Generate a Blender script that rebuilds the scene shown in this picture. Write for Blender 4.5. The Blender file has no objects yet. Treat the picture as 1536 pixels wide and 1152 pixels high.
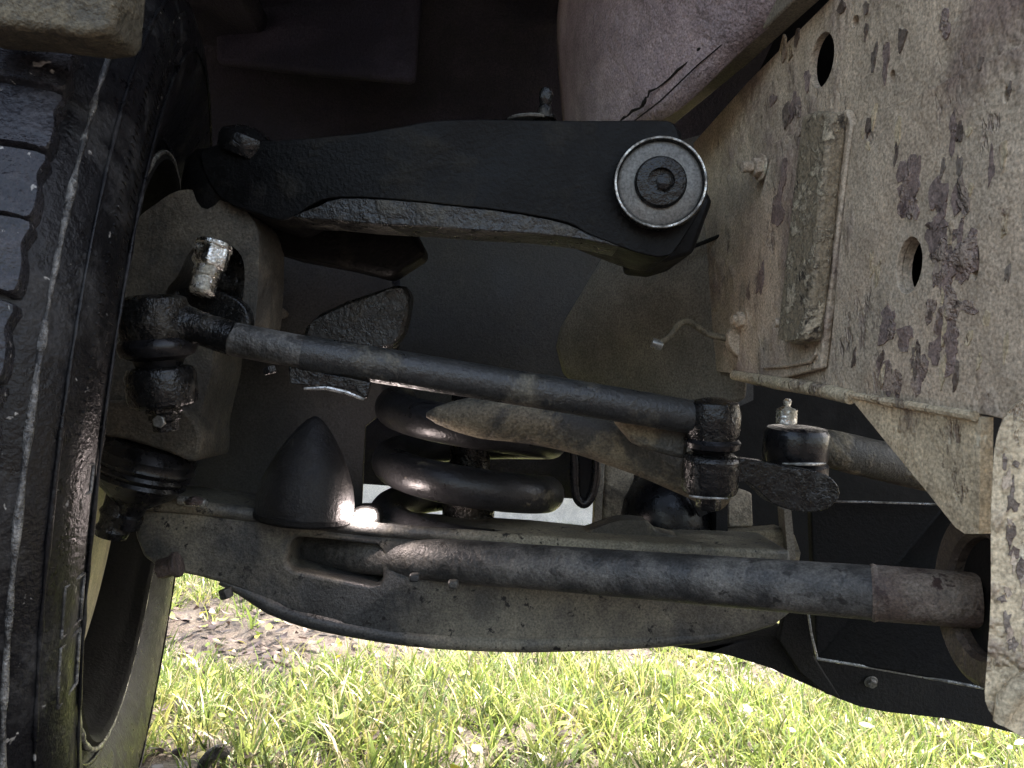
import bpy, bmesh, math, random
import numpy as np
from mathutils import Vector, Matrix, Quaternion
from mathutils.geometry import tessellate_polygon

random.seed(7); RNG = np.random.default_rng(7)
SC = bpy.context.scene
COL = SC.collection
R = math.radians

# ------------------------------------------------------------------ camera
FPX = 1160.0                                   # focal length in photo pixels (1536 wide)
PITCH, ROLL, CAMZ = R(6.0), R(4.0), 0.42
R0 = Vector((1, 0, 0)); FW = Vector((0, math.cos(PITCH), math.sin(PITCH)))
U0 = Vector((0, -math.sin(PITCH), math.cos(PITCH)))
RT = R0 * math.cos(ROLL) + U0 * math.sin(ROLL)
UP = U0 * math.cos(ROLL) - R0 * math.sin(ROLL)
CAM = Vector((0, 0, CAMZ))
cam_d = bpy.data.cameras.new('camera'); cam = bpy.data.objects.new('camera', cam_d); COL.objects.link(cam)
cam_d.sensor_width = 36.0; cam_d.lens = 36.0 * FPX / 1536.0
cam_d.clip_start = 0.02; cam_d.clip_end = 600
cam_d.dof.use_dof = True; cam_d.dof.focus_distance = 0.72; cam_d.dof.aperture_fstop = 32.0
m = Matrix.Identity(4)
for i in range(3):
    m[i][0] = RT[i]; m[i][1] = UP[i]; m[i][2] = -FW[i]; m[i][3] = CAM[i]
cam.matrix_world = m
SC.camera = cam

# ------------------------------------------------------------------ sky, sun, exposure
SUN_EL, SUN_AZ = R(56), R(35)                  # azimuth clockwise from +Y (the way the camera looks): ahead, to the right
w = bpy.data.worlds.new('World'); SC.world = w; w.use_nodes = True
nt = w.node_tree; bg = nt.nodes['Background']
sky = nt.nodes.new('ShaderNodeTexSky'); sky.sky_type = 'NISHITA'; sky.sun_disc = False
sky.sun_elevation = SUN_EL; sky.sun_rotation = SUN_AZ
sky.dust_density = 6.0; sky.air_density = 1.0; sky.ozone_density = 1.0
nt.links.new(sky.outputs[0], bg.inputs[0]); bg.inputs[1].default_value = 0.15
sun_d = bpy.data.lights.new('sun', 'SUN'); sun_d.energy = 4.4; sun_d.angle = R(0.53); sun_d.color = (1.0, 0.95, 0.86)
sun = bpy.data.objects.new('sun', sun_d); COL.objects.link(sun)
sd = Vector((math.sin(SUN_AZ) * math.cos(SUN_EL), math.cos(SUN_AZ) * math.cos(SUN_EL), math.sin(SUN_EL)))
sun.rotation_euler = (-sd).to_track_quat('-Z', 'Y').to_euler()
sun.location = (3, 3, 4)
vs = SC.view_settings
vs.view_transform = 'Standard'; vs.look = 'None'; vs.gamma = 1.0; vs.use_curve_mapping = False
vs.exposure = 2.5
vs.use_white_balance = True; vs.white_balance_temperature = 7700; vs.white_balance_tint = 10
SC.cycles.max_bounces = 5; SC.cycles.diffuse_bounces = 3; SC.cycles.use_adaptive_sampling = True; SC.cycles.adaptive_threshold = 0.025; SC.cycles.glossy_bounces = 3; SC.cycles.transmission_bounces = 3; SC.cycles.use_denoising = True

# ------------------------------------------------------------------ helpers
def P(px, py, d):
    """world point seen at photo pixel (px, py) at distance d along the lens axis"""
    return CAM + RT * ((px - 768) / FPX * d) + UP * ((576 - py) / FPX * d) + FW * d
def S(px, d): return px * d / FPX
def frame_d(px): return 0.3299 / ((px - 768) / FPX + 0.1622)      # the side of the chassis rail is one upright plane
FRN = (RT * 0.987 + FW * 0.160).normalized()                       # into the rail

def thing(name, label, cat, loc, group=None):
    o = bpy.data.objects.new(name, None); COL.objects.link(o); o.location = loc
    o.empty_display_size = 0.05
    o['label'] = label; o['category'] = cat
    if group: o['group'] = group
    return o
def tag(o, label=None, cat=None, group=None, kind=None):
    if label: o['label'] = label
    if cat: o['category'] = cat
    if group: o['group'] = group
    if kind: o['kind'] = kind
    return o
def wloc(o):
    v = Vector((0, 0, 0))
    while o is not None:
        v = v + o.location; o = o.parent
    return v
def build(name, verts, faces, mat, parent=None, bevel=0.0, seg=2, sharp=38, origin=None, sub=0):
    """one mesh object from world-space vertices"""
    base = wloc(parent) if parent else Vector((0, 0, 0))
    off = Vector(origin) if origin is not None else base
    me = bpy.data.meshes.new(name)
    me.from_pydata([tuple(Vector(v) - off) for v in verts], [], [tuple(f) for f in faces])
    bm = bmesh.new(); bm.from_mesh(me); bmesh.ops.recalc_face_normals(bm, faces=bm.faces[:]); bm.to_mesh(me); bm.free()
    me.polygons.foreach_set('use_smooth', [True] * len(me.polygons))
    me.set_sharp_from_angle(angle=R(sharp))
    me.materials.append(mat)
    o = bpy.data.objects.new(name, me); COL.objects.link(o)
    if parent: o.parent = parent
    o.location = off - base
    if bevel > 0:
        b = o.modifiers.new('bevel', 'BEVEL'); b.width = bevel; b.segments = seg; b.limit_method = 'ANGLE'; b.angle_limit = R(32)
    if sub:
        s = o.modifiers.new('sub', 'SUBSURF'); s.levels = sub; s.render_levels = sub
    return o
class MB:
    def __init__(s): s.v = []; s.f = []
    def add(s, v, f):
        n = len(s.v); s.v += [Vector(x) for x in v]; s.f += [tuple(i + n for i in q) for q in f]; return s
    def build(s, *a, **k): 
        n = a[0]
        return build(n, s.v, s.f, *a[1:], **k)
def smooth_poly(pts, n=5, closed=True):
    """Catmull-Rom through tuples of any length"""
    out = []; N = len(pts)
    rng = range(N) if closed else range(N - 1)
    for i in rng:
        g = lambda k: np.array(pts[k % N] if closed else pts[max(0, min(N - 1, k))], float)
        p0, p1, p2, p3 = g(i - 1), g(i), g(i + 1), g(i + 2)
        for k in range(n):
            t = k / n
            out.append(tuple(0.5 * ((2 * p1) + (p2 - p0) * t + (2 * p0 - 5 * p1 + 4 * p2 - p3) * t * t + (3 * p1 - p0 - 3 * p2 + p3) * t ** 3)))
    if not closed: out.append(tuple(np.array(pts[-1], float)))
    return out
def plate_geo(front, vec, holes=(), key2d=None):
    """front: list of world points; vec: thickness vector; holes: lists of world points"""
    loops = [front] + list(holes)
    n = None
    c = sum(front, Vector()) / len(front)
    nn = Vector()
    for i in range(len(front)):
        nn += (front[i] - c).cross(front[(i + 1) % len(front)] - c)
    nn.normalize(); ax = nn.orthogonal().normalized(); ay = nn.cross(ax)
    flat = [[Vector(((p - c).dot(ax), (p - c).dot(ay), 0)) for p in lp] for lp in loops]
    tris = tessellate_polygon(flat)
    allp = [p for lp in loops for p in lp]; N = len(allp)
    V = allp + [p + vec for p in allp]
    F = [tuple(t) for t in tris] + [tuple(i + N for i in reversed(t)) for t in tris]
    k = 0
    for lp in loops:
        L = len(lp)
        for i in range(L):
            a, b = k + i, k + (i + 1) % L
            F.append((a, b, b + N, a + N))
        k += L
    return V, F
def px_loop(pts, d):
    return [P(p[0], p[1], p[2] if len(p) > 2 else (d(p[0]) if callable(d) else d)) for p in pts]
def plate(name, pts, d, thick, mat, parent=None, holes=(), vec=None, **k):
    vec = (FW * thick) if vec is None else vec
    V, F = plate_geo(px_loop(pts, d), vec, [px_loop(h, d) for h in holes])
    return build(name, V, F, mat, parent, **k)
def ell(cx, cy, rx, ry, n=20, rot=0):
    c, s = math.cos(R(rot)), math.sin(R(rot)); out = []
    for i in range(n):
        a = 2 * math.pi * i / n; x, y = rx * math.cos(a), ry * math.sin(a)
        out.append((cx + x * c - y * s, cy + x * s + y * c))
    return out
def tube_geo(pts, rad, seg=16, cap=True):
    pts = [Vector(p) for p in pts]; n = len(pts)
    rad = [rad] * n if not hasattr(rad, '__len__') else rad
    T = [(pts[min(i + 1, n - 1)] - pts[max(i - 1, 0)]).normalized() for i in range(n)]
    u = T[0].orthogonal().normalized(); V = []; F = []
    for i in range(n):
        u = (u - T[i] * u.dot(T[i])).normalized(); v = T[i].cross(u)
        for k in range(seg):
            a = 2 * math.pi * k / seg
            V.append(pts[i] + (u * math.cos(a) + v * math.sin(a)) * rad[i])
    for i in range(n - 1):
        for k in range(seg):
            a, b = i * seg + k, i * seg + (k + 1) % seg
            F.append((a, b, b + seg, a + seg))
    if cap:
        F.append(tuple(range(seg))[::-1]); F.append(tuple(range((n - 1) * seg, n * seg)))
    return V, F
def lathe_geo(prof, o, ax, seg=32, ref=None, squash=1.0, cap=True):
    o = Vector(o); ax = Vector(ax).normalized()
    u = (Vector(ref) if ref is not None else ax.orthogonal()); u = (u - ax * u.dot(ax)).normalized(); v = ax.cross(u)
    V = []; F = []; n = len(prof)
    for r, h in prof:
        for k in range(seg):
            a = 2 * math.pi * k / seg
            V.append(o + ax * h + (u * math.cos(a) + v * math.sin(a) * squash) * max(r, 1e-5))
    for i in range(n - 1):
        for k in range(seg):
            a, b = i * seg + k, i * seg + (k + 1) % seg
            F.append((a, b, b + seg, a + seg))
    if not cap: return V, F
    if prof[0][0] > 0: F.append(tuple(range(seg))[::-1])
    if prof[-1][0] > 0: F.append(tuple(range((n - 1) * seg, n * seg)))
    return V, F
def lathe(name, prof, o, ax, mat, parent=None, seg=32, ref=None, cap=True, **k):
    V, F = lathe_geo(prof, o, ax, seg, ref, cap=cap); return build(name, V, F, mat, parent, **k)
def tube(name, pts, rad, mat, parent=None, seg=16, **k):
    V, F = tube_geo(pts, rad, seg); return build(name, V, F, mat, parent, **k)
def box_geo(c, ax, ay, az, sx, sy, sz):
    c = Vector(c); ax, ay, az = [Vector(q).normalized() for q in (ax, ay, az)]
    V = [c + ax * sx * i / 2 + ay * sy * j / 2 + az * sz * k / 2 for i in (-1, 1) for j in (-1, 1) for k in (-1, 1)]
    return V, [(0, 1, 3, 2), (4, 6, 7, 5), (0, 4, 5, 1), (2, 3, 7, 6), (0, 2, 6, 4), (1, 5, 7, 3)]
def bolt(name, o, ax, r, h, mat, parent, washer=1.35, stud=0.0, seg=6):
    m = MB()
    if washer: m.add(*lathe_geo([(r * washer, 0), (r * washer, h * 0.22)], o, ax, 24))
    m.add(*lathe_geo([(r, h * 0.2), (r, h * 0.88), (r * 0.86, h)], o, ax, seg))
    if stud:
        prof = []; n = max(3, int(stud / 0.0018)); 
        for i in range(n + 1):
            prof.append((r * (0.58 if i % 2 else 0.52), h + stud * i / n))
        m.add(*lathe_geo(prof, o, ax, 16))
    return m.build(name, mat, parent, bevel=r * 0.06, seg=1)

# ------------------------------------------------------------------ materials
def newmat(name):
    mt = bpy.data.materials.new(name); mt.use_nodes = True
    nt = mt.node_tree; b = nt.nodes['Principled BSDF']
    return mt, nt, b
def coat(name, base, dust, amount=0.5, soft=0.08, scale=9.0, rough=(0.45, 0.85), metal=0.0, bump=0.25, bscale=120.0,
         stretch=(1, 1, 1), spots=None, spot_amt=0.68, spot_scale=40.0, pits=0.0, var=0.25, coatw=0.0, updust=0.0, det=5.0, speck=None, spec=0.5, streak=None, grit=0.45):
    """base paint or metal, a layer of dust / mud in uneven patches, darker spots, fine relief"""
    mt, nt, b = newmat(name); N = nt.nodes.new; L = nt.links.new
    g = N('ShaderNodeNewGeometry')
    mp = N('ShaderNodeMapping'); mp.inputs['Scale'].default_value = stretch; L(g.outputs['Position'], mp.inputs['Vector'])
    def noise(sc, det=5.0, rg=0.6, vec=None, dist=0.0):
        n = N('ShaderNodeTexNoise'); n.inputs['Scale'].default_value = sc; n.inputs['Detail'].default_value = det
        n.inputs['Roughness'].default_value = rg; n.inputs['Distortion'].default_value = dist
        L(vec if isinstance(vec, bpy.types.NodeSocket) else (vec or mp).outputs[0], n.inputs['Vector']); return n
    def rng(src, a, c):
        r_ = N('ShaderNodeMapRange'); r_.inputs[1].default_value = a; r_.inputs[2].default_value = c; L(src, r_.inputs[0]); return r_.outputs[0]
    def mix(f, a, c):
        x = N('ShaderNodeMix'); x.data_type = 'RGBA'
        L(f, x.inputs[0])
        for s, i in ((a, 6), (c, 7)):
            if isinstance(s, tuple): x.inputs[i].default_value = (*s, 1)
            else: L(s, x.inputs[i])
        return x.outputs[2]
    n1 = noise(scale, det, 0.66, dist=0.25); src = n1.outputs[0]
    if updust:
        sp = N('ShaderNodeSeparateXYZ'); L(g.outputs['Normal'], sp.inputs[0])
        ml = N('ShaderNodeMath'); ml.operation = 'MULTIPLY_ADD'; ml.inputs[1].default_value = updust
        L(sp.outputs[2], ml.inputs[0]); L(src, ml.inputs[2]); src = ml.outputs[0]
    f1 = rng(src, amount - soft, amount + soft)
    nv = noise(scale * 3.7, 3, 0.7); fv = rng(nv.outputs[0], 0.3, 0.7)
    bv = mix(fv, tuple(c * (1 - var) for c in base), tuple(min(1, c * (1 + var)) for c in base))
    dv = mix(fv, tuple(c * (1 - var) for c in dust), tuple(min(1, c * (1 + var)) for c in dust))
    col = mix(f1, bv, dv)
    rsrc = rng(f1, 0, 1); rr = N('ShaderNodeMapRange'); rr.inputs[3].default_value = rough[0]; rr.inputs[4].default_value = rough[1]; L(f1, rr.inputs[0])
    rad = N('ShaderNodeMath'); rad.operation = 'MULTIPLY_ADD'; rad.inputs[1].default_value = 0.25; L(fv, rad.inputs[0]); L(rr.outputs[0], rad.inputs[2])
    sub_ = N('ShaderNodeMath'); sub_.operation = 'SUBTRACT'; sub_.inputs[1].default_value = 0.12; sub_.use_clamp = True; L(rad.outputs[0], sub_.inputs[0])
    L(sub_.outputs[0], b.inputs['Roughness'])
    hs = n1.outputs[0]
    if spots:
        n2 = noise(spot_scale, 4, 0.68, dist=0.2); f2 = rng(n2.outputs[0], spot_amt - 0.03, spot_amt + 0.03)
        col = mix(f2, col, spots)
    fs = None
    if streak:
        mp2 = N('ShaderNodeMapping'); mp2.inputs['Scale'].default_value = (1, 1, 0.42); mp2.inputs['Rotation'].default_value = (0, R(-7), 0); L(g.outputs['Position'], mp2.inputs['Vector'])
        n4 = noise(streak[1], 5, 0.72, vec=mp2); fs = rng(n4.outputs[0], streak[2] - 0.04, streak[2] + 0.04)
        col = mix(fs, col, streak[0])
    if speck:
        n3 = noise(speck[1], 3, 0.6, dist=0.4); f3 = rng(n3.outputs[0], speck[2] - 0.02, speck[2] + 0.02)
        col = mix(f3, col, speck[0])
    if grit:
        ng = noise(520, 2, 0.6, vec=g.outputs['Position']); fg = rng(ng.outputs[0], 0.28, 0.72)
        gr = N('ShaderNodeMapRange'); gr.inputs[3].default_value = 1 - grit; gr.inputs[4].default_value = 1 + grit; L(fg, gr.inputs[0])
        vm = N('ShaderNodeVectorMath'); vm.operation = 'SCALE'; L(col, vm.inputs[0]); L(gr.outputs[0], vm.inputs['Scale']); col = vm.outputs[0]
    L(col, b.inputs['Base Color']); b.inputs['Metallic'].default_value = metal
    if metal:
        mm = N('ShaderNodeMapRange'); mm.inputs[3].default_value = metal; mm.inputs[4].default_value = 0.0; L(f1, mm.inputs[0]); L(mm.outputs[0], b.inputs['Metallic'])
    b.inputs['Specular IOR Level'].default_value = spec
    if coatw: b.inputs['Coat Weight'].default_value = coatw; b.inputs['Coat Roughness'].default_value = 0.12
    nb = noise(bscale, 3, 0.7, vec=g.outputs['Position']); h = nb.outputs[0]
    ad = N('ShaderNodeMath'); ad.operation = 'MULTIPLY_ADD'; ad.inputs[1].default_value = 1.2; L(f1, ad.inputs[0]); L(h, ad.inputs[2]); h = ad.outputs[0]
    if fs is not None:
        a2 = N('ShaderNodeMath'); a2.operation = 'MULTIPLY_ADD'; a2.inputs[1].default_value = -0.9; L(fs, a2.inputs[0]); L(h, a2.inputs[2]); h = a2.outputs[0]
    if pits:
        vo = N('ShaderNodeTexVoronoi'); vo.inputs['Scale'].default_value = bscale * 0.45; L(g.outputs['Position'], vo.inputs['Vector'])
        pp = N('ShaderNodeMath'); pp.operation = 'MULTIPLY_ADD'; pp.inputs[1].default_value = pits; L(vo.outputs[0], pp.inputs[0]); L(h, pp.inputs[2]); h = pp.outputs[0]
    bu = N('ShaderNodeBump'); bu.inputs['Strength'].default_value = bump; bu.inputs['Distance'].default_value = 0.003
    L(h, bu.inputs['Height']); L(bu.outputs[0], b.inputs['Normal'])
    return mt
BLK = (0.007, 0.007, 0.0075); DUST = (0.17, 0.145, 0.10)
m_arm_up = coat('black paint upper arm', (0.005, 0.005, 0.005), (0.035, 0.032, 0.025), amount=0.63, soft=0.12, scale=14, rough=(0.42, 0.75), bump=0.3, bscale=260, spec=0.14)
m_flange = coat('dusty wet flange', (0.018, 0.018, 0.017), (0.075, 0.07, 0.056), amount=0.58, scale=30, rough=(0.3, 0.7), bump=0.5, bscale=150)
m_arm_lo = coat('black paint lower arm with dust', (0.048, 0.049, 0.047), (0.24, 0.215, 0.155), amount=0.555, soft=0.12, scale=6, rough=(0.36, 0.75), bump=0.3, bscale=300, spots=(0.012, 0.012, 0.011), spot_amt=0.63, spot_scale=90, spec=0.35)
m_rod = coat('tie rod paint', (0.028, 0.029, 0.028), (0.11, 0.10, 0.075), amount=0.66, scale=22, rough=(0.35, 0.7), bump=0.35, bscale=320)
m_grease = coat('greasy black metal', (0.009, 0.009, 0.009), (0.055, 0.05, 0.04), amount=0.62, scale=30, rough=(0.22, 0.6), bump=0.5, bscale=160, spec=0.35)
m_rub = coat('black rubber boot', (0.008, 0.008, 0.009), (0.05, 0.045, 0.035), amount=0.74, scale=20, rough=(0.28, 0.6), bump=0.15, bscale=200, spec=0.35)
m_tyre = coat('tyre rubber', (0.007, 0.007, 0.008), (0.05, 0.049, 0.048), amount=0.63, soft=0.12, scale=18, rough=(0.34, 0.7), bump=0.35, bscale=240, speck=((0.28, 0.27, 0.25), 130, 0.71), spec=0.24)
m_tread = coat('worn wet tread rubber', (0.018, 0.018, 0.021), (0.05, 0.048, 0.052), amount=0.60, soft=0.12, scale=34, rough=(0.14, 0.42), spec=0.32, bump=0.4, bscale=300, speck=((0.3, 0.29, 0.27), 160, 0.70))
m_scuff = coat('scuffed rubber rib', (0.03, 0.03, 0.03), (0.22, 0.215, 0.20), amount=0.53, soft=0.10, scale=60, rough=(0.4, 0.7), bump=0.6, bscale=300)
m_knuckle = coat('dusty cast iron', (0.052, 0.048, 0.039), (0.13, 0.112, 0.082), amount=0.55, soft=0.14, scale=16, rough=(0.75, 0.9), bump=0.5, bscale=170)
m_coil = coat('coil spring paint', (0.016, 0.016, 0.017), (0.18, 0.155, 0.105), amount=0.60, soft=0.03, scale=8, rough=(0.36, 0.85), bump=0.25, bscale=260)
m_bar = coat('dust caked steel', (0.055, 0.052, 0.042), (0.20, 0.17, 0.115), amount=0.50, soft=0.05, scale=13, rough=(0.6, 0.9), bump=0.5, bscale=200)
m_shaft = coat('drive shaft steel', (0.045, 0.045, 0.043), (0.17, 0.16, 0.14), amount=0.575, soft=0.16, scale=26, rough=(0.45, 0.65), metal=0.2, bump=0.4, bscale=260, spots=(0.03, 0.028, 0.025), spot_amt=0.62, spot_scale=70)
m_rust = coat('rusty steel', (0.12, 0.088, 0.07), (0.22, 0.185, 0.15), amount=0.52, soft=0.12, scale=26, rough=(0.6, 0.85), bump=0.6, bscale=180, spots=(0.05, 0.03, 0.025), spot_amt=0.62, spot_scale=60)
m_disc = coat('rusted disc edge', (0.06, 0.046, 0.037), (0.17, 0.13, 0.10), amount=0.55, soft=0.12, scale=24, rough=(0.6, 0.85), bump=0.6, bscale=160)
m_frame = coat('mud stained tan frame paint', (0.50, 0.41, 0.305), (0.28, 0.212, 0.175), amount=0.565, soft=0.06, scale=6.5, rough=(0.72, 0.9), bump=0.75, bscale=90,
               stretch=(1.15, 1.15, 0.72), spots=(0.17, 0.128, 0.105), spot_amt=0.69, spot_scale=30, pits=0.5, var=0.22, speck=((0.62, 0.56, 0.43), 46, 0.725), streak=((0.27, 0.21, 0.17), 34, 0.64))
m_frame2 = coat('pale crusted tan paint', (0.52, 0.43, 0.29), (0.27, 0.205, 0.155), amount=0.60, soft=0.04, scale=14, rough=(0.75, 0.92), bump=0.9, bscale=80, stretch=(1.2, 1.2, 0.7), pits=0.9, var=0.28, speck=((0.66, 0.6, 0.45), 50, 0.68), streak=((0.27, 0.205, 0.15), 46, 0.63))
m_strip = coat('mottled bracket paint', (0.27, 0.22, 0.15), (0.46, 0.39, 0.28), amount=0.54, soft=0.03, scale=85, rough=(0.6, 0.85), bump=0.8, bscale=150, spots=(0.07, 0.055, 0.04), spot_amt=0.63, spot_scale=60)
m_tower = coat('dusty grey tower steel', (0.17, 0.152, 0.12), (0.25, 0.22, 0.17), amount=0.50, soft=0.14, scale=9, rough=(0.75, 0.9), bump=0.3, bscale=260, var=0.18)
m_under = coat('pinkish stone guard coating', (0.40, 0.335, 0.355), (0.29, 0.24, 0.26), amount=0.54, soft=0.1, scale=8, rough=(0.85, 0.95), bump=1.0, bscale=210, var=0.2)
m_liner = coat('charcoal stone guard coating', (0.014, 0.013, 0.021), (0.034, 0.030, 0.042), amount=0.56, soft=0.12, scale=6, rough=(0.7, 0.9), bump=0.8, bscale=230, spec=0.22)
m_panel = coat('dull black panel', (0.010, 0.010, 0.010), (0.022, 0.021, 0.018), amount=0.60, soft=0.12, scale=7, rough=(0.6, 0.85), bump=0.35, bscale=260, spec=0.22)
m_void = coat('black underbody', (0.006, 0.006, 0.006), (0.012, 0.012, 0.011), amount=0.6, scale=8, rough=(0.7, 0.9), bump=0.2, spec=0.22)  # also the black behind holes, slots and voids where only shade lies
m_zinc = coat('bright zinc plating', (0.85, 0.84, 0.76), (0.4, 0.37, 0.28), amount=0.60, scale=60, rough=(0.22, 0.5), metal=1.0, bump=0.4, bscale=300)
m_steel = coat('worn grey steel', (0.30, 0.30, 0.28), (0.16, 0.15, 0.13), amount=0.6, scale=30, rough=(0.4, 0.6), metal=0.7, bump=0.25, bscale=260)
m_washer = coat('plain grey washer', (0.17, 0.17, 0.16), (0.13, 0.125, 0.11), amount=0.55, soft=0.15, scale=18, rough=(0.45, 0.6), metal=0.3, bump=0.08, bscale=260, var=0.1)
m_wing = coat('mottled olive tan wing', (0.07, 0.062, 0.043), (0.12, 0.102, 0.068), amount=0.52, soft=0.1, scale=40, rough=(0.75, 0.9), bump=0.6, bscale=140)
m_cone = coat('dull rubber buffer', (0.009, 0.009, 0.010), (0.03, 0.028, 0.025), amount=0.56, soft=0.15, scale=24, rough=(0.52, 0.75), bump=0.3, bscale=300, spec=0.4)
m_mud = coat('dried purple brown mud', (0.235, 0.178, 0.155), (0.34, 0.27, 0.215), amount=0.56, soft=0.05, scale=30, rough=(0.8, 0.92), bump=0.9, bscale=110, pits=0.6, spots=(0.12, 0.085, 0.08), spot_amt=0.64, spot_scale=40)
m_house = coat('grey spring housing', (0.034, 0.034, 0.033), (0.058, 0.055, 0.049), amount=0.55, soft=0.15, scale=8, rough=(0.6, 0.85), bump=0.35, bscale=260)
m_lit_band = coat('lit liner purple grey', (0.034, 0.031, 0.042), (0.055, 0.05, 0.064), amount=0.55, soft=0.12, scale=9, rough=(0.75, 0.9), bump=1.0, bscale=220)  # lighter copy of the liner coat for the lit band, unused
m_edge = coat('bare steel edge', (0.55, 0.54, 0.50), (0.12, 0.115, 0.10), amount=0.52, scale=70, rough=(0.3, 0.6), metal=0.8, bump=0.3, bscale=260)
m_cream = coat('cream wheel paint', (0.66, 0.60, 0.49), (0.5, 0.44, 0.35), amount=0.58, soft=0.1, scale=9, rough=(0.45, 0.7), bump=0.1)
m_wall = coat('cream rendered wall', (0.72, 0.67, 0.58), (0.60, 0.55, 0.47), amount=0.55, soft=0.2, scale=1.5, rough=(0.85, 0.95), bump=0.4, bscale=40)
m_brown = coat('reddish rusty bolt', (0.05, 0.036, 0.032), (0.12, 0.09, 0.08), amount=0.55, scale=60, rough=(0.6, 0.8), bump=0.5, bscale=200)
m_tanpost = coat('tan post behind spring', (0.33, 0.28, 0.20), (0.10, 0.085, 0.065), amount=0.54, soft=0.06, scale=18, rough=(0.7, 0.9), bump=0.4)
m_stick = coat('wet bark', (0.05, 0.042, 0.038), (0.11, 0.095, 0.085), amount=0.52, scale=40, rough=(0.4, 0.8), bump=1.0, bscale=120)
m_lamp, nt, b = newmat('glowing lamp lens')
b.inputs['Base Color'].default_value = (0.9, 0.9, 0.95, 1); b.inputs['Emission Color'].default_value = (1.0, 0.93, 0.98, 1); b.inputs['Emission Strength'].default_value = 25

# ------------------------------------------------------------------ ground (structure), wall, grass
def hfun(x, y):
    return (0.018 * np.sin(3.1 * x + 1.3 * y) + 0.014 * np.sin(5.3 * y - 2.2 * x + 1) + 0.009 * np.sin(11 * x + 7 * y) + 0.006 * np.sin(23 * x - 17 * y + 2)
            + 0.004 * np.sin(41 * x + 37 * y)) * np.clip((y - 0.5) / 1.0, 0.15, 1)
def ground():
    xs = np.concatenate([np.linspace(-80, -3, 16)[:-1], np.linspace(-3, 4, 260), np.linspace(4, 80, 16)[1:]])
    ys = np.concatenate([np.linspace(-40, 0.2, 10)[:-1], np.linspace(0.2, 6, 240), np.linspace(6, 120, 20)[1:]])
    X, Y = np.meshgrid(xs, ys); Z = hfun(X, Y) + RNG.normal(0, 0.002, X.shape)
    far = (np.abs(X) > 3.2) | (Y > 6) | (Y < 0.2); Z[far] = 0
    V = np.stack([X, Y, Z], -1).reshape(-1, 3); nx, ny = len(xs), len(ys)
    i, j = np.meshgrid(np.arange(nx - 1), np.arange(ny - 1)); a = (j * nx + i).ravel()
    F = np.stack([a, a + 1, a + 1 + nx, a + nx], -1)
    me = bpy.data.meshes.new('ground'); me.from_pydata(V.tolist(), [], F.tolist())
    me.polygons.foreach_set('use_smooth', [True] * len(me.polygons)); me.materials.append(
        coat('damp soil', (0.018, 0.013, 0.013), (0.045, 0.035, 0.034), amount=0.55, soft=0.12, scale=12, rough=(0.6, 0.9), bump=1.0, bscale=60, pits=1.0, spots=(0.03, 0.022, 0.02), spot_amt=0.6, spot_scale=30))
    o = bpy.data.objects.new('ground', me); COL.objects.link(o); o['kind'] = 'structure'; return o
ground()

def attr_mat(name, rough=0.5, trans=0.45, spec=0.5):
    mt, nt, b = newmat(name); N = nt.nodes.new; L = nt.links.new
    at = N('ShaderNodeAttribute'); at.attribute_name = 'tint'
    L(at.outputs['Color'], b.inputs['Base Color']); b.inputs['Roughness'].default_value = rough
    tr = N('ShaderNodeBsdfTranslucent'); L(at.outputs['Color'], tr.inputs['Color'])
    mx = N('ShaderNodeMixShader'); mx.inputs[0].default_value = trans
    L(b.outputs[0], mx.inputs[1]); L(tr.outputs[0], mx.inputs[2]); L(mx.outputs[0], nt.nodes['Material Output'].inputs[0])
    return mt
def scatter_mesh(name, V, F, C, mat, label):
    me = bpy.data.meshes.new(name); nv, nf = len(V), len(F); k = F.shape[1]
    me.vertices.add(nv); me.vertices.foreach_set('co', V.astype(np.float32).ravel())
    me.loops.add(nf * k); me.loops.foreach_set('vertex_index', F.astype(np.int32).ravel())
    me.polygons.add(nf); me.polygons.foreach_set('loop_start', np.arange(0, nf * k, k, dtype=np.int32))
    me.update(calc_edges=True); me.validate()
    ca = me.color_attributes.new('tint', 'FLOAT_COLOR', 'POINT')
    ca.data.foreach_set('color', np.concatenate([C, np.ones((nv, 1))], 1).astype(np.float32).ravel())
    me.polygons.foreach_set('use_smooth', [True] * nf); me.materials.append(mat)
    o = bpy.data.objects.new(name, me); COL.objects.link(o); tag(o, label, name.split('_')[-1], kind='stuff'); return o
def bare(x, y):
    """where the soil is trodden bare: 0 grass .. 1 soil"""
    n = np.sin(2.3 * x + 1.7 * y + .5) + np.sin(4.1 * x - 2.9 * y + 2) + 0.7 * np.sin(7.9 * x + 6.3 * y) + 0.5 * np.sin(13 * x - 11 * y)
    patch = np.exp(-(((x + 0.33) / 0.27) ** 2 + ((y - 1.74) / 0.27) ** 2)) + 0.9 * np.exp(-(((x - 0.30) / 0.20) ** 2 + ((y - 1.78) / 0.18) ** 2)) + 0.9 * np.exp(-(((x - 0.74) / 0.26) ** 2 + ((y - 1.70) / 0.14) ** 2)) + 0.8 * np.exp(-(((x - 1.1) / 0.7) ** 2 + ((y - 2.3) / 0.2) ** 2)) + 1.2 * np.exp(-(((x + 0.37) / 0.07) ** 2 + ((y - 0.96) / 0.10) ** 2)) + 0.6 * np.exp(-(((x + 0.3) / 0.12) ** 2 + ((y - 1.22) / 0.05) ** 2)) + 0.6 * np.exp(-(((x - 0.12) / 0.14) ** 2 + ((y - 1.16) / 0.04) ** 2))
    band = np.exp(-((y - 1.82 - 0.05 * x) / 0.24) ** 2) * (0.55 + 0.30 * np.sin(5.3 * x + 0.6) + 0.2 * np.sin(11.7 * x + 9 * y))
    return np.clip(n * 0.24 + 1.1 * patch + np.clip(band, 0, 1), 0, 1)
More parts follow.
